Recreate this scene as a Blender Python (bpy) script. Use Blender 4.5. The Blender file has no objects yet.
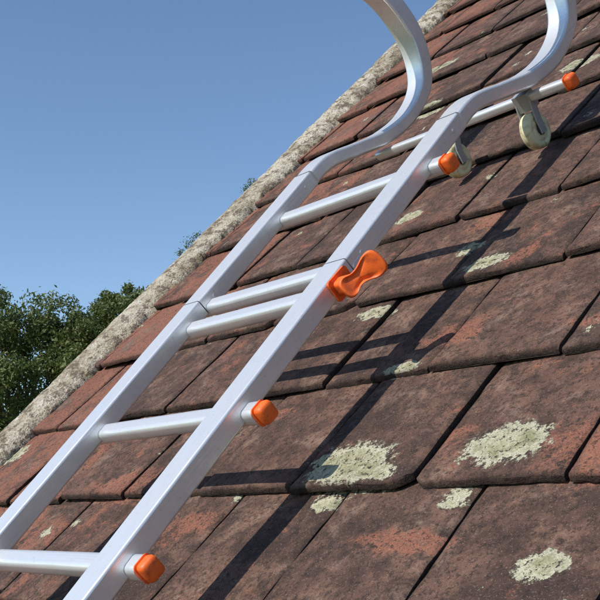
import bpy, bmesh, math, random
from mathutils import Vector, Matrix, noise
random.seed(7)
H=0.62
scene=bpy.context.scene
scene.view_settings.view_transform='Standard'
scene.view_settings.look='None'
scene.view_settings.exposure=0
R45=Matrix.Rotation(math.radians(45),4,'X')   # roof frame: x=along eaves, y=up slope, z=normal

# ---------------------------------------------------------------- helpers
def new_obj(name,me,parent=None,mat=None):
    o=bpy.data.objects.new(name,me); scene.collection.objects.link(o)
    if parent: o.parent=parent
    if mat: me.materials.append(mat)
    return o
def empty(name,m=Matrix.Identity(4)):
    e=bpy.data.objects.new(name,None); e.empty_display_size=.2
    scene.collection.objects.link(e); e.matrix_world=m; return e
def mesh_from(name,vs,fs):
    me=bpy.data.meshes.new(name); me.from_pydata([tuple(v) for v in vs],[],fs); me.update(); return me
def smooth(me,v=True):
    for p in me.polygons: p.use_smooth=v

class NT:
    def __init__(s,name):
        s.m=bpy.data.materials.new(name); s.m.use_nodes=True
        s.t=s.m.node_tree; s.t.nodes.clear()
        s.out=s.n('ShaderNodeOutputMaterial'); s.b=s.n('ShaderNodeBsdfPrincipled')
        s.l(s.b.outputs[0],s.out.inputs[0])
    def n(s,k): return s.t.nodes.new(k)
    def l(s,a,b): s.t.links.new(a,b)
    def setin(s,sock,v):
        if hasattr(v,'links'): s.l(v,sock)
        else: sock.default_value=v
    def coord(s,w='Object'):
        return s.n('ShaderNodeTexCoord').outputs[w]
    def noise(s,vec,scale,detail=4,rough=.6,dist=0,off=None):
        if off is not None:
            mp=s.n('ShaderNodeMapping'); s.l(vec,mp.inputs[0]); mp.inputs[1].default_value=off; vec=mp.outputs[0]
        x=s.n('ShaderNodeTexNoise'); s.l(vec,x.inputs['Vector'])
        x.inputs['Scale'].default_value=scale; x.inputs['Detail'].default_value=detail
        x.inputs['Roughness'].default_value=rough; x.inputs['Distortion'].default_value=dist
        return x.outputs['Fac']
    def ramp(s,f,a,b,inv=False):
        x=s.n('ShaderNodeMapRange'); x.interpolation_type='SMOOTHSTEP'
        s.setin(x.inputs[0],f); x.inputs[1].default_value=a; x.inputs[2].default_value=b
        x.inputs[3].default_value=1. if inv else 0.; x.inputs[4].default_value=0. if inv else 1.
        return x.outputs[0]
    def math(s,op,a,b=None,c=None):
        x=s.n('ShaderNodeMath'); x.operation=op; s.setin(x.inputs[0],a)
        if b is not None: s.setin(x.inputs[1],b)
        if c is not None: s.setin(x.inputs[2],c)
        return x.outputs[0]
    def mix(s,f,a,b):
        x=s.n('ShaderNodeMix'); x.data_type='RGBA'; s.setin(x.inputs[0],f)
        for i,v in ((6,a),(7,b)):
            if hasattr(v,'links'): s.l(v,x.inputs[i])
            else: x.inputs[i].default_value=(*v,1)
        return x.outputs[2]
    def bump(s,h,strength,dist,prev=None):
        x=s.n('ShaderNodeBump'); x.inputs['Strength'].default_value=strength; x.inputs['Distance'].default_value=dist
        s.l(h,x.inputs['Height'])
        if prev: s.l(prev,x.inputs['Normal'])
        return x.outputs[0]

# ---------------------------------------------------------------- tile material
T=NT('weathered_clay_tile'); c=T.coord()
at=T.n('ShaderNodeAttribute'); at.attribute_name='tint'; tv=T.n('ShaderNodeSeparateColor'); T.l(at.outputs['Color'],tv.inputs[0])
tr,tg,tb=tv.outputs
a2=T.n('ShaderNodeAttribute'); a2.attribute_name='spots'; sv=T.n('ShaderNodeSeparateColor'); T.l(a2.outputs['Color'],sv.inputs[0])
dL,dR,eV=sv.outputs   # lichen distance, red-clay distance, closeness to verge
cmb=T.n('ShaderNodeVectorMath'); cmb.operation='MULTIPLY_ADD'
cb=T.n('ShaderNodeCombineXYZ'); T.l(tr,cb.inputs[0]); T.l(tg,cb.inputs[1])
T.l(cb.outputs[0],cmb.inputs[0]); cmb.inputs[1].default_value=(9,9,9); T.l(c,cmb.inputs[2])
ct=cmb.outputs[0]
n1=T.noise(ct,8,5,.70); n2=T.noise(c,34,5,.74); n3=T.noise(c,130,4,.78); n4=T.noise(c,420,2,.7)
nr=T.noise(ct,11,6,.74,.3)
col=T.mix(T.ramp(n1,.38,.62),(.052,.032,.026),(.155,.086,.062))
col=T.mix(T.math('MULTIPLY',tr,.4),col,(.170,.088,.064))
col=T.mix(T.math('MULTIPLY',T.ramp(n2,.45,.59),.7),col,(.046,.029,.024))
gb=T.math('MULTIPLY',T.ramp(nr,.31,.47,True),.65)
col=T.mix(gb,col,(.25,.165,.125))
thr=T.math('ADD',nr,T.math('MULTIPLY',eV,.17))
thr=T.math('ADD',thr,T.math('MULTIPLY',T.math('SUBTRACT',tg,.5),.12))
redm=T.ramp(thr,.59,.69)
wob=T.math('ADD',T.math('MULTIPLY',T.math('SUBTRACT',n2,.5),2.6),T.math('MULTIPLY',T.math('SUBTRACT',n3,.5),2.4))
redp=T.ramp(T.math('ADD',dR,wob),.75,1.2,True)
redm=T.math('MAXIMUM',redm,redp)
redm=T.math('MULTIPLY',redm,T.ramp(n3,.38,.53))
redc=T.mix(n2,(.25,.085,.048),(.40,.17,.11))
col=T.mix(T.math('MULTIPLY',redm,.78),col,redc)
col=T.mix(T.math('MULTIPLY',T.ramp(n3,.51,.62),.75),col,(.026,.019,.016))
col=T.mix(T.math('MULTIPLY',T.ramp(n4,.58,.70),.38),col,(.34,.26,.21))
vo=T.n('ShaderNodeTexVoronoi'); vo.inputs['Scale'].default_value=12; T.l(c,vo.inputs['Vector'])
vs_=T.n('ShaderNodeSeparateColor'); T.l(vo.outputs['Color'],vs_.inputs[0])
dd=T.math('ADD',vo.outputs['Distance'],T.math('MULTIPLY',T.math('SUBTRACT',n3,.5),.7))
rad=T.math('SUBTRACT',T.math('MULTIPLY',vs_.outputs[0],.40),.25)
dots=T.ramp(T.math('SUBTRACT',dd,rad),-.02,.03,True)
dLw=T.math('ADD',dL,T.math('MULTIPLY',wob,.6))
lsp=T.ramp(dLw,.88,1.04,True)
lich=T.math('MULTIPLY',T.math('MAXIMUM',dots,lsp),T.ramp(n3,.55,.64,True))
rim=T.ramp(dLw,.35,.85)
lc=T.mix(T.ramp(n2,.35,.65),(.25,.25,.14),(.46,.44,.30)); lc=T.mix(T.math('MULTIPLY',rim,.5),lc,(.60,.58,.46))
lc=T.mix(T.math('MULTIPLY',T.ramp(n4,.48,.62),.5),lc,(.15,.14,.08))
col=T.mix(T.math('MULTIPLY',lich,.94),col,lc)
film=T.math('MULTIPLY',T.ramp(n1,.55,.70),T.ramp(n3,.40,.50,True))
col=T.mix(T.math('MULTIPLY',film,.5),col,(.29,.25,.19))
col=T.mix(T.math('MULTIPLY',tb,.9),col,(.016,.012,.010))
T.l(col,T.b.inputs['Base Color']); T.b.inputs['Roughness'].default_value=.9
T.b.inputs['Specular IOR Level'].default_value=.25
hh=T.math('ADD',T.math('MULTIPLY',n2,1.1),T.math('ADD',T.math('MULTIPLY',n3,.8),T.math('MULTIPLY',n4,.25)))
hh=T.math('ADD',hh,T.math('MULTIPLY',lich,.5))
T.l(T.bump(hh,.85,.005),T.b.inputs['Normal'])
TILE=T.m
LICH=[(-1.04,.692,.078,.042),(-.794,.712,.062,.038),(-1.05,.632,.032,.014),(-.827,.634,.026,.016),(-.655,.536,.03,.02),
 (-1.276,1.073,.045,.02),(-1.063,1.134,.042,.024),(-1.14,1.204,.03,.02),(-1.084,.89,.035,.014),(-1.42,1.40,.035,.022),
 (-2.25,.81,.05,.03),(-.954,.668,.028,.013),(-1.918,2.31,.07,.03),(-1.5,1.62,.04,.02),(-.98,1.52,.03,.018),
 (-1.9,1.2,.04,.02),(-.99,.668,.03,.012),(-1.25,1.9,.05,.03),(-1.75,2.0,.05,.03),(-1.0,.697,.03,.03)]
REDS=[(-1.02,.955,.06,.03),(-.66,.70,.06,.05),(-.853,.566,.08,.018),(-1.59,.677,.09,.035),(-1.30,.60,.06,.02),(-1.15,1.30,.05,.03),(-.75,.93,.07,.012),(-.80,.70,.09,.008),(-1.35,.83,.07,.015)]
def dist(lst,x,y):
    return min(3.,min(math.hypot((x-a)/ra,(y-b)/rb) for a,b,ra,rb in lst))

U=NT('dark_underlay'); U.b.inputs['Base Color'].default_value=(.012,.01,.009,1); U.b.inputs['Roughness'].default_value=1
M=NT('lichened_mortar'); c=M.coord()
a1=M.noise(c,9,5,.7); a2_=M.noise(c,32,5,.78); a3=M.noise(c,180,3,.75)
col=M.mix(M.ramp(a1,.38,.6),(.38,.32,.22),(.62,.56,.44))
col=M.mix(M.math('MULTIPLY',M.ramp(a2_,.50,.58),.85),col,(.14,.10,.07))
col=M.mix(M.math('MULTIPLY',M.ramp(a2_,.36,.44,True),.8),col,(.72,.70,.62))
col=M.mix(M.math('MULTIPLY',M.ramp(a3,.53,.62),.6),col,(.08,.06,.045))
M.l(col,M.b.inputs['Base Color']); M.b.inputs['Roughness'].default_value=.95
M.l(M.bump(M.math('ADD',a2_,M.math('MULTIPLY',a3,.5)),1.,.016),M.b.inputs['Normal'])
B=NT('red_brick'); c=B.coord(); br=B.n('ShaderNodeTexBrick'); mp=B.n('ShaderNodeMapping'); B.l(c,mp.inputs[0])
mp.inputs[2].default_value=(math.radians(90),0,0)
B.l(mp.outputs[0],br.inputs[0]); br.inputs['Scale'].default_value=1; br.inputs['Brick Width'].default_value=.225; br.inputs['Row Height'].default_value=.075
br.inputs['Mortar Size'].default_value=.006; br.inputs['Color1'].default_value=(.26,.10,.06,1); br.inputs['Color2'].default_value=(.34,.15,.09,1); br.inputs['Mortar'].default_value=(.4,.37,.32,1)
B.l(br.outputs[0],B.b.inputs['Base Color']); B.b.inputs['Roughness'].default_value=.9
def metal(name,base,rough,along,met=.62):
    A=NT(name); c=A.coord()
    mp=A.n('ShaderNodeMapping'); A.l(c,mp.inputs[0]); mp.inputs[3].default_value=along
    br=A.noise(mp.outputs[0],1,3,.7); sm=A.noise(c,14,5,.75); sp=A.noise(c,110,3,.75)
    col=A.mix(A.ramp(sm,.35,.7),base,tuple(x*.86 for x in base))
    col=A.mix(A.math('MULTIPLY',A.ramp(br,.52,.72),.4),col,tuple(x*.6 for x in base))
    col=A.mix(A.math('MULTIPLY',A.ramp(sp,.62,.72),.35),col,tuple(x*.5 for x in base))
    A.l(col,A.b.inputs['Base Color']); A.b.inputs['Metallic'].default_value=met
    r=A.math('ADD',A.math('MULTIPLY',br,.2),A.math('ADD',A.math('MULTIPLY',sm,.34),rough-.26))
    A.l(r,A.b.inputs['Roughness']); A.l(A.bump(br,.25,.0006),A.b.inputs['Normal'])
    return A.m
ALU=metal('mill_aluminium',(.90,.90,.89),.33,(420,6,420))
ALUR=metal('mill_aluminium_rung',(.86,.86,.86),.35,(6,420,420))
DK=NT('dark_gap'); DK.b.inputs['Base Color'].default_value=(.03,.03,.03,1); DK.b.inputs['Roughness'].default_value=.8
STL=metal('galvanised_steel',(.45,.46,.47),.5,(80,80,80))
O=NT('orange_plastic'); c=O.coord(); on=O.noise(c,60,4,.7)
O.l(O.mix(O.ramp(on,.45,.72),(.90,.14,.014),(.58,.09,.02)),O.b.inputs['Base Color']); O.b.inputs['Roughness'].default_value=.5
O.l(O.bump(on,.4,.0015),O.b.inputs['Normal'])
W=NT('cream_rubber_wheel'); c=W.coord(); wn=W.noise(c,70,4,.7)
W.l(W.mix(W.ramp(wn,.45,.7),(.72,.66,.42),(.40,.34,.20)),W.b.inputs['Base Color']); W.b.inputs['Roughness'].default_value=.5
BLK=NT('dark_metal'); BLK.b.inputs['Base Color'].default_value=(.06,.06,.06,1); BLK.b.inputs['Metallic'].default_value=.5; BLK.b.inputs['Roughness'].default_value=.5

# ---------------------------------------------------------------- house
house=empty('brick_house')
G=.2245; TW=.2245; A0=-2.292; A1=2.45
K0=-9; K1=19
vs=[];fs=[];tints=[];spots=[]
B0=.652
for k in range(K0,K1):
    bb=B0+k*G
    ja=(-.80 if k%2 else -.905)
    i0=math.floor((A0-ja)/TW)
    for i in range(i0,int((A1-ja)/TW)+1):
        x0=ja+i*TW; x1=x0+TW
        x0=max(x0,A0+random.uniform(-.006,.004)); 
        if x1-x0<.03: continue
        x0+=.0020+random.uniform(0,.0022); x1-=.0020+random.uniform(0,.0022)
        near=(x0<-.3 and -3<=k<=7)
        NX,NY=(22,18) if near else (8,6)
        L=G+.06
        dy=random.gauss(0,.0030); dz=random.gauss(0,.0016); sk=random.gauss(0,.008); rl=random.gauss(0,.013)
        camb=random.uniform(.000,.0020); th=.0105+random.uniform(-.001,.001)
        tr_=random.random(); tg_=random.random(); sd=random.uniform(0,50)
        base=len(vs)
        chip=(random.choice((0,1)),random.uniform(.010,.024)) if random.random()<.28 else None
        for s in (0,1):
            for jy in range(NY+1):
                for ix in range(NX+1):
                    fx=ix/NX; fx=.5*fx+.5*(.5-.5*math.cos(math.pi*fx))
                    fy=(jy/NY)**1.35
                    x=x0+(x1-x0)*fx; y=bb+dy+L*fy+sk*(fx-.5)*TW
                    z=.0115-.0670*L*fy+dz+rl*(fx-.5)*TW+camb*(1-(2*fx-1)**2)
                    if s==0:
                        z+=noise.noise(Vector((x*14+sd,y*14,0)))*.0014+noise.noise(Vector((x*60+sd,y*60,3)))*.0008
                        if jy==0: z-=.0028
                        if ix in(0,NX): z-=.0020
                    else: z-=th
                    if jy==0:
                        y+=noise.noise(Vector((x*18+sd,1,0)))*.0030+noise.noise(Vector((x*75+sd,7,0)))*.0028+(.0015 if s==0 else 0)
                    if chip:
                        dx=(x-x0) if chip[0]==0 else (x1-x); q=chip[1]-dx-(y-bb-dy)
                        if q>0: y+=q*.7
                    if ix in(0,NX): x+=noise.noise(Vector((sd,y*40,2)))*.0018
                    vs.append((x,y,z))
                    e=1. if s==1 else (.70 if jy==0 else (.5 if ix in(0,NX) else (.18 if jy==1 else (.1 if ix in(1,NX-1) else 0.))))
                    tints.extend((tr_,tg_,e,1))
                    ev=max(0,min(1,(-1.60-x)/.5))
                    if near and s==0: spots.extend((dist(LICH,x,y),dist(REDS,x,y),ev,1))
                    else: spots.extend((3,3,ev,1))
        W1=NX+1; off=W1*(NY+1)
        def idx(s,ix,jy): return base+s*off+jy*W1+ix
        for jy in range(NY):
            for ix in range(NX):
                fs.append((idx(0,ix,jy),idx(0,ix+1,jy),idx(0,ix+1,jy+1),idx(0,ix,jy+1)))
        for ix in range(NX):
            fs.append((idx(0,ix+1,0),idx(0,ix,0),idx(1,ix,0),idx(1,ix+1,0)))
        for jy in range(NY):
            fs.append((idx(0,0,jy),idx(0,0,jy+1),idx(1,0,jy+1),idx(1,0,jy)))
            fs.append((idx(0,NX,jy+1),idx(0,NX,jy),idx(1,NX,jy),idx(1,NX,jy+1)))
        fs.append((idx(1,0,0),idx(1,0,NY),idx(1,NX,NY),idx(1,NX,0)))
me=mesh_from('roof_tiles',vs,fs)
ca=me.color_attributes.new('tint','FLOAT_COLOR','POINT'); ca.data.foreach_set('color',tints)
ca=me.color_attributes.new('spots','FLOAT_COLOR','POINT'); ca.data.foreach_set('color',spots)
smooth(me); me.set_sharp_from_angle(angle=math.radians(50))
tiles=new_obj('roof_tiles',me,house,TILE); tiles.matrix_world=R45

bE=B0+K0*G; bR=B0+K1*G
def boxmesh(name,x0,x1,y0,y1,z0,z1):
    v=[(x,y,z) for x in(x0,x1) for y in(y0,y1) for z in(z0,z1)]
    return mesh_from(name,v,[(0,1,3,2),(4,6,7,5),(0,4,5,1),(2,3,7,6),(0,2,6,4),(1,5,7,3)])
o=new_obj('roof_underlay',boxmesh('roof_underlay',-2.33,A1,bE+.05,bR,-.06,-.03),house,U.m); o.matrix_world=R45
prof=[(-2.266,-.012),(-2.268,.006),(-2.275,.019),(-2.294,.028),(-2.318,.034),(-2.338,.037),(-2.356,.036),(-2.366,.030),(-2.369,.012),(-2.369,-.012),(-2.36,-.05)]
vs=[];fs=[];n=1300; P=len(prof)
for j in range(n+1):
    y=bE+(bR-bE)*j/n
    for q,(a,z) in enumerate(prof):
        d=noise.noise(Vector((y*7,q*.25,0)))*.004+noise.noise(Vector((y*30,q*.6,5)))*.005+noise.noise(Vector((y*100,q*1.3,9)))*.003
        if q<5: vs.append((a+d*1.6-.002,y,z+d*.9))
        else: vs.append((a+d*.6,y,z+d*.6))
for j in range(n):
    for q in range(P-1):
        fs.append((j*P+q,j*P+q+1,(j+1)*P+q+1,(j+1)*P+q))
me=mesh_from('verge_mortar',vs,fs)
bm=bmesh.new(); bm.from_mesh(me); bmesh.ops.recalc_face_normals(bm,faces=bm.faces); bm.to_mesh(me); bm.free(); smooth(me)
o=new_obj('verge_mortar',me,house,M.m); o.matrix_world=R45
def rw(a,b,z=0): return R45@Vector((a,b,z))
eY=rw(0,bE).y+.25; rg=rw(0,bR); gz=-3.6
yb=2*rg.y-eY
w=[(-2.33,eY),(2.4,eY),(2.4,yb),(-2.33,yb)]
vs=[(x,y,gz) for x,y in w]+[(x,y,eY-.07) for x,y in w]+[(-2.33,rg.y,rg.y-.1),(2.4,rg.y,rg.y-.1)]
me=mesh_from('walls',vs,[(0,1,5,4),(1,2,6,9,5),(2,3,7,6),(3,0,4,8,7)])
new_obj('walls',me,house,B.m)
Rb=Matrix.Translation((0,2*rg.y,0))@Matrix.Scale(-1,4,(0,1,0))@R45
vs=[Rb@Vector(p) for p in [(-2.37,bE,-.0),(A1,bE,0),(A1,bR,0),(-2.37,bR,0)]]
new_obj('rear_roof_slope',mesh_from('rear_roof_slope',vs,[(0,1,2,3)]),house,TILE)
bpy.ops.mesh.primitive_cylinder_add(radius=.11,depth=4.8,location=(.03,rg.y,rg.z-.03),rotation=(0,math.pi/2,0)); o=bpy.context.object; o.name='ridge_tiles'; o.parent=house; o.data.materials.append(TILE)
WH=NT('white_paint'); WH.b.inputs['Base Color'].default_value=(.8,.8,.78,1)
GL=NT('window_glass'); GL.b.inputs['Base Color'].default_value=(.05,.06,.07,1); GL.b.inputs['Roughness'].default_value=.05
for nm,(x0,x1,z0,z1) in {'window':(-1.4,-.2,-2.7,-1.7),'door':(.8,1.7,-3.6,-1.65)}.items():
    o=new_obj(nm+'_frame',boxmesh(nm,x0,x1,eY-.03,eY+.05,z0,z1),house,WH.m)
    if nm=='window':
        new_obj('glass',boxmesh('g',x0+.06,(x0+x1)/2-.03,eY-.035,eY-.02,z0+.06,z1-.06),house,GL.m)
        new_obj('glass',boxmesh('g',(x0+x1)/2+.03,x1-.06,eY-.035,eY-.02,z0+.06,z1-.06),house,GL.m)
vs=[];fs=[]
for j in range(2):
    for q in range(13):
        t=math.pi*q/12; p=rw(0,bE)
        vs.append(((-2.4,2.45)[j],p.y-.02-.055*math.cos(t),p.z-.03-.055*math.sin(t)))
for q in range(12): fs.append((q,q+1,14+q,13+q))
new_obj('gutter',mesh_from('gutter',vs,fs),house,BLK.m)

# ---------------------------------------------------------------- ladder
ladder=empty('roof_ladder',R45)
AL,AR=-2.43*H,-1.825*H
def zr(b): return .112+.049*b
RW,RH=.048,.031
def rrect(w,h,r=.004,k=3):
    out=[]
    for cx,cy,a0 in((w/2-r,h/2-r,0),(-w/2+r,h/2-r,90),(-w/2+r,-h/2+r,180),(w/2-r,-h/2+r,270)):
        for i in range(k+1):
            t=math.radians(a0+90*i/k); out.append((cx+r*math.cos(t),cy+r*math.sin(t)))
    return out
def finish(name,vs,fs,mat,parent=None,ang=35):
    me=mesh_from(name,vs,fs)
    bm=bmesh.new(); bm.from_mesh(me); bmesh.ops.recalc_face_normals(bm,faces=bm.faces); bm.to_mesh(me); bm.free()
    smooth(me); me.set_sharp_from_angle(angle=math.radians(ang))
    o=new_obj(name,me,parent or ladder,mat)
    md=o.modifiers.new('wn','WEIGHTED_NORMAL'); md.keep_sharp=True; md.weight=100
    return o
def sweep(name,path,a,w,h,mat,r=.004,hf=None):
    vs=[];fs=[]
    n=len(path)
    for i,(b,z) in enumerate(path):
        p0=path[max(0,i-1)];p1=path[min(n-1,i+1)]
        t=Vector((p1[0]-p0[0],p1[1]-p0[1])).normalized(); nn=Vector((-t.y,t.x))
        pr=rrect(w,hf(i/(n-1)) if hf else h,r); P=len(pr)
        for (u,v) in pr: vs.append((a+u,b+nn.x*v,z+nn.y*v))
    for i in range(n-1):
        for q in range(P):
            q2=(q+1)%P; fs.append((i*P+q,i*P+q2,(i+1)*P+q2,(i+1)*P+q))
    fs.append(tuple(range(P))); fs.append(tuple(reversed(range((n-1)*P,n*P))))
    return finish(name,vs,fs,mat)
def catmull(P,k=10):
    out=[]
    for i in range(1,len(P)-2):
        p0,p1,p2,p3=[Vector(q) for q in P[i-1:i+3]]
        for s in range(k):
            t=s/k
            out.append(tuple(.5*((2*p1)+(-p0+p2)*t+(2*p0-5*p1+4*p2-p3)*t*t+(-p0+3*p1-3*p2+p3)*t**3)))
    out.append(tuple(P[-2])); return out
SE=.944
hook=[(1.22,zr(1.22)),(1.30,zr(1.30)),(1.375,.176),(1.46,.150),(1.55,.124),(1.645,.117),(1.735,.143),(1.785,.215),(1.79,.30),(1.765,.375),(1.70,.45),(1.61,.505),(1.50,.53),(1.4,.535)]
def hookh(t):
    return RH-.002+.016*max(0,min(1,(t-.38)/.2))
for nm,a in(('left',AL),('right',AR)):
    sweep(nm+'_rail_lower',[(b,zr(b)) for b in(-.95,-.3,.3,SE-.0012)],a,RW,RH,ALU)
    sweep(nm+'_rail_upper',[(b,zr(b)) for b in(SE+.0012,1.1,1.315)],a,RW,RH,ALU)
    sweep(nm+'_rail_joiner',[(b,zr(b)) for b in(SE-.05,SE+.05)],a,RW-.004,RH-.004,DK.m)
    sweep(nm+'_hook',[p for p in catmull(hook,14) if p[0]>1.317 or p[1]>.3],a,RW-.001,RH-.002,ALU,.006,hookh)
def xtube(name,b,z,x0,x1,w,h,mat,r=.008,tilt=0):
    pr=rrect(w,h,r,4); P=len(pr); vs=[];fs=[]
    ct,st=math.cos(tilt),math.sin(tilt)
    for x in(x0,x1):
        for(u,v) in pr: vs.append((x,b+u*ct-v*st,z+u*st+v*ct))
    for q in range(P): fs.append((q,(q+1)%P,P+(q+1)%P,P+q))
    fs.append(tuple(range(P))); fs.append(tuple(reversed(range(P,2*P))))
    return finish(name,vs,fs,mat)
for a in(AL,AR):
    for b in(SE+.032,1.285):
        xtube('rivet',b,zr(b),a+RW/2-.002,a+RW/2+.0012,.007,.007,ALUR,.0034)
def cap(b,z,x,s=1.0):
    bm=bmesh.new()
    secs=[(0,.0125),(.0015,.0147),(.0045,.0149),(.005,.0128),(.009,.0134),(.015,.0138),(.0195,.0128),(.0215,.0108),(.0222,.0075),(.0224,.0)]
    rings=[]
    for i_,(dx,rr) in enumerate(secs):
        pr=rrect(rr*2*s+.0001,rr*2.2*s+.0001,min(.0062,rr*.7)*s+.00001,4)
        rings.append([bm.verts.new((x+dx*s+u*.06*(i_>4),b+u,z+v)) for u,v in pr])
    for i in range(len(rings)-1):
        P=len(rings[i])
        for q in range(P): bm.faces.new((rings[i][q],rings[i][(q+1)%P],rings[i+1][(q+1)%P],rings[i+1][q]))
    bm.faces.new(rings[0])
    bmesh.ops.recalc_face_normals(bm,faces=bm.faces)
    me=bpy.data.meshes.new('end_cap'); bm.to_mesh(me); bm.free(); smooth(me); me.set_sharp_from_angle(angle=math.radians(50))
    new_obj('end_cap',me,ladder,O.m)
for b in [-.835,-.585,-.335,-.085,.165,.415,.662,.900,.960,1.20]:
    z=zr(b)-.012
    ext=.046 if b not in(.900,.960) else .025
    xtube('rung',b,z,AL-.025,AR+ext,.028,.024,ALUR,tilt=.05)
    if ext>.03: cap(b,z-.001,AR+ext,.88)
AXB,AXZ=1.535,.096
xtube('wheel_bar',AXB,AXZ,AL-.02,AR+.078,.018,.018,ALUR,.006)
cap(AXB,AXZ,AR+.078,.82)
def wheel(x,b,r=.034,wd=.024):
    sec=[(-.5,.30),(-.5,.55),(-.42,.62),(-.5,.72),(-.5,.86),(-.38,.97),(-.15,1.),(.15,1.),(.38,.97),(.5,.86),(.5,.72),(.42,.62),(.5,.55),(.5,.30)]
    K=40; vs=[];fs=[]
    for i in range(K):
        t=2*math.pi*i/K
        for(u,q) in sec: vs.append((x+u*wd,b+math.cos(t)*q*r,r+.006+math.sin(t)*q*r))
    P=len(sec)
    for i in range(K):
        for q in range(P):
            fs.append((i*P+q,i*P+(q+1)%P,((i+1)%K)*P+(q+1)%P,((i+1)%K)*P+q))
    me=mesh_from('wheel',vs,fs); smooth(me); new_obj('wheel',me,ladder,W.m)
    bz=r+.006
    xtube('wheel_hub',b,bz,x-wd*.62,x+wd*.62,.02,.02,BLK.m,.009)
    for sgn in(-1,1):
        xx=x+sgn*wd*.66
        sweep('fork_plate',[(b,bz-.008),(b+.004,bz+.018),(AXB,AXZ+.004)],xx,.003,.018,STL,.0012)
    sweep('fork_bridge',[(AXB-.001,AXZ-.02),(AXB,AXZ+.012)],x,wd*1.45,.024,STL,.003)
wheel(AR-.015,1.515); wheel(-2.146*H,1.505)
# wing clamp on the right rail: bracket plate, bolt boss, moulded wing handle
kb,kz=.905,zr(.905)-.003; kx=AR+RW/2
xtube('clamp_plate',kb+.004,kz,kx+.0005,kx+.0045,.046,.034,O.m,.005)
xtube('clamp_boss',kb-.002,kz,kx+.004,kx+.034,.022,.022,O.m,.006)
bm=bmesh.new()
outl=[(-.027,-.006),(-.025,-.013),(-.016,-.015),(-.008,-.010),(0,-.009),(.010,-.012),(.019,-.018),(.031,-.0185),(.037,-.014),(.038,0),(.036,.014),(.029,.018),(.019,.0165),(.010,.012),(0,.010),(-.009,.011),(-.017,.015),(-.025,.012),(-.027,.005)]
SCL=1.12
cen=Vector((kx+.037,kb+.006,kz+.001))
Ds=Vector((.50,.84,.10)).normalized(); Nn=Vector((.80,-.45,.30)); Nn=(Nn-Ds*Nn.dot(Ds)).normalized(); St=Nn.cross(Ds)
def lay(sc,off):
    out=[]
    for s_,t_ in outl:
        bow=.011*(abs(s_)/.037)**1.6
        out.append(bm.verts.new(cen+Ds*s_*sc*SCL+St*t_*sc*SCL+Nn*(off+bow)))
    return out
Ls=[lay(.48,.0010),lay(.70,.0045),lay(.90,.0090),lay(.98,.0075),lay(1,.002),lay(1,-.005),lay(.93,-.0085),lay(.5,-.0075)]
for a,b in zip(Ls,Ls[1:]):
    K=len(a)
    for i in range(K): bm.faces.new((a[i],a[(i+1)%K],b[(i+1)%K],b[i]))
bm.faces.new(Ls[0]); bm.faces.new(Ls[-1])
bmesh.ops.recalc_face_normals(bm,faces=bm.faces)
me=bpy.data.meshes.new('clamp_wing_handle'); bm.to_mesh(me); bm.free(); smooth(me)
o=new_obj('clamp_wing_handle',me,ladder,O.m); md=o.modifiers.new('s','SUBSURF'); md.levels=2; md.render_levels=2

# ---------------------------------------------------------------- foliage
LF=NT('leaf'); c=LF.coord(); ln_=LF.noise(c,1.3,3,.6); l2=LF.noise(c,14,2,.5)
col=LF.mix(LF.ramp(ln_,.38,.62),(.065,.095,.018),(.13,.17,.04)); col=LF.mix(LF.math('MULTIPLY',LF.ramp(l2,.45,.65),.6),col,(.19,.21,.07))
LF.l(col,LF.b.inputs['Base Color']); LF.b.inputs['Roughness'].default_value=.55
tr2=LF.n('ShaderNodeBsdfTranslucent'); LF.l(col,tr2.inputs[0]); ms=LF.n('ShaderNodeMixShader'); ms.inputs[0].default_value=.3
LF.l(LF.b.outputs[0],ms.inputs[1]); LF.l(tr2.outputs[0],ms.inputs[2]); LF.l(ms.outputs[0],LF.out.inputs[0])
BK=NT('bark'); c=BK.coord(); BK.l(BK.mix(BK.noise(c,12,5,.7),(.06,.045,.03),(.16,.12,.09)),BK.b.inputs['Base Color']); BK.b.inputs['Roughness'].default_value=.95
def leaf(vs,fs,p,s,nrm=None):
    d=Vector((random.gauss(0,1),random.gauss(0,1),random.gauss(0,1))).normalized()
    if nrm is not None: d=(d+nrm*.9).normalized()
    u=d.orthogonal().normalized(); v=d.cross(u)
    t=random.uniform(0,6.28); U=u*math.cos(t)+v*math.sin(t); V=d.cross(U)
    i=len(vs)
    vs+= [p-U*s,p+V*s*.42+d*s*.08,p+U*s,p-V*s*.42+d*s*.08]; fs.append((i,i+1,i+2,i+3))
vs=[];fs=[]
for (b,s) in [(1.55,.010),(1.59,.014),(1.63,.009),(1.86,.008),(1.89,.011)]:
    for _ in range(int(130*s/.015)):
        p=Vector((-2.364,b,.034))+Vector((random.gauss(-.1,.5),random.gauss(0,.9),abs(random.gauss(0,.7))))*s
        leaf(vs,fs,p,random.uniform(.002,.004))
o=new_obj('moss_plant',mesh_from('moss_plant',vs,fs),None,LF.m); o.matrix_world=R45

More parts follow.
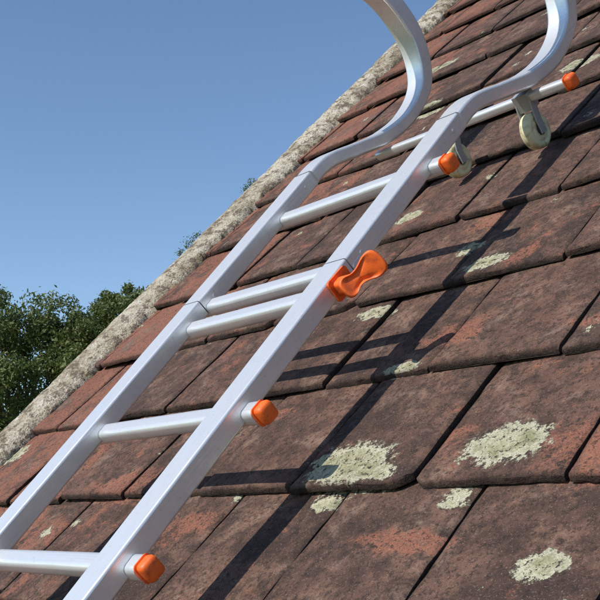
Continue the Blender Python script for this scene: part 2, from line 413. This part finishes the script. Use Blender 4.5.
def tree(name,crown,rad,gz,nclump,nleaf,ls,seed):
    random.seed(seed)
    root=empty(name,Matrix.Translation((crown[0],crown[1],gz)))
    C=Vector((0,0,crown[2]-gz))
    bm=bmesh.new()
    def limb(p,q,r0,r1,seg=6):
        prev=None
        bend=Vector((random.gauss(0,1),random.gauss(0,1),0))*(q-p).length*.07
        for i in range(seg+1):
            t=i/seg; c=p.lerp(q,t)+bend*math.sin(math.pi*t); r=r0+(r1-r0)*t
            d=(q-p).normalized(); u=d.orthogonal().normalized(); v=d.cross(u)
            ring=[bm.verts.new(c+u*math.cos(k*math.pi/4)*r+v*math.sin(k*math.pi/4)*r) for k in range(8)]
            if prev:
                for k in range(8): bm.faces.new((prev[k],prev[(k+1)%8],ring[(k+1)%8],ring[k]))
            prev=ring
    fork=Vector((.1,0,C.z-rad*.75))
    limb(Vector((0,0,-.1)),fork,rad*.11,rad*.07,8)
    clumps=[]
    for i in range(nclump):
        d=Vector((random.gauss(0,1),random.gauss(0,1),random.gauss(.15,1))).normalized()
        rr=rad*random.uniform(.55,1.0)*(1+.22*noise.noise(d*2.1+Vector((seed,0,0))))
        cc=C+Vector((d.x*rr,d.y*rr,d.z*rr*.9)); clumps.append((cc,d,rad*random.uniform(.09,.19)))
        if i<26: limb(fork,cc,rad*.035,rad*.006)
    me=bpy.data.meshes.new('trunk_and_limbs'); bm.to_mesh(me); bm.free(); smooth(me)
    new_obj('trunk_and_limbs',me,root,BK.m)
    vs=[];fs=[]
    for cc,d,r in clumps:
        for _ in range(nleaf//nclump):
            q=Vector((random.gauss(0,1),random.gauss(0,1),random.gauss(0,1))).normalized()*r*random.random()**.4
            if random.random()<.12: q*=1.4
            leaf(vs,fs,cc+q,ls*random.uniform(.6,1.2),q.normalized())
    new_obj('foliage',mesh_from('foliage',vs,fs),root,LF.m)
tree('broadleaf_tree',(-18.3,7.8,2.78),1.75,-3.6,190,60000,.042,3)
tree('broadleaf_tree',(-17.3,9.0,3.42),1.25,-3.6,120,34000,.038,5)
tree('broadleaf_tree',(-22,5.6,2.3),2.6,-3.6,150,34000,.065,8)
Gd=NT('grass_ground'); c=Gd.coord(); Gd.l(Gd.mix(Gd.noise(c,.8,6,.7),(.04,.07,.02),(.10,.12,.045)),Gd.b.inputs['Base Color']); Gd.b.inputs['Roughness'].default_value=1
vs=[(x,y,gz) for x,y in((-800,-800),(800,-800),(800,800),(-800,800))]
new_obj('ground',mesh_from('ground',vs,[(0,1,2,3)]),None,Gd.m)

# ---------------------------------------------------------------- light
s=R45@Vector((-.10,-.12,1.0)); s=Vector(s).normalized()
elev=math.asin(s.z); az=math.atan2(s.x,s.y)
sun=bpy.data.lights.new('sun','SUN'); sun.energy=5.0; sun.angle=math.radians(.5); sun.color=(1,.94,.85)
so=bpy.data.objects.new('sun',sun); scene.collection.objects.link(so); so.rotation_euler=s.to_track_quat('Z','Y').to_euler()
w=bpy.data.worlds.new('World'); scene.world=w; w.use_nodes=True; nt=w.node_tree
sk=nt.nodes.new('ShaderNodeTexSky'); sk.sky_type='NISHITA'; sk.sun_disc=False; sk.sun_elevation=elev; sk.sun_rotation=az
sk.air_density=1.0; sk.dust_density=.0; sk.ozone_density=3.6
bg=nt.nodes['Background']; nt.links.new(sk.outputs[0],bg.inputs[0]); bg.inputs[1].default_value=.15

# ---------------------------------------------------------------- camera
Rt=R45.to_3x3()
right=(Rt@Vector((.627,.537,-.564))).normalized()
fwd=Rt@Vector((-.762,.574,-.300)); fwd=(fwd-right*fwd.dot(right)).normalized()
up=right.cross(fwd)
cam=bpy.data.cameras.new('camera'); co=bpy.data.objects.new('camera',cam); scene.collection.objects.link(co)
m=Matrix((right,up,-fwd)).transposed().to_4x4(); m.translation=Rt@Vector((0,0,H)); co.matrix_world=m
cam.lens=36*1069/600; cam.sensor_width=36; cam.clip_end=3000; cam.clip_start=.01
scene.camera=co
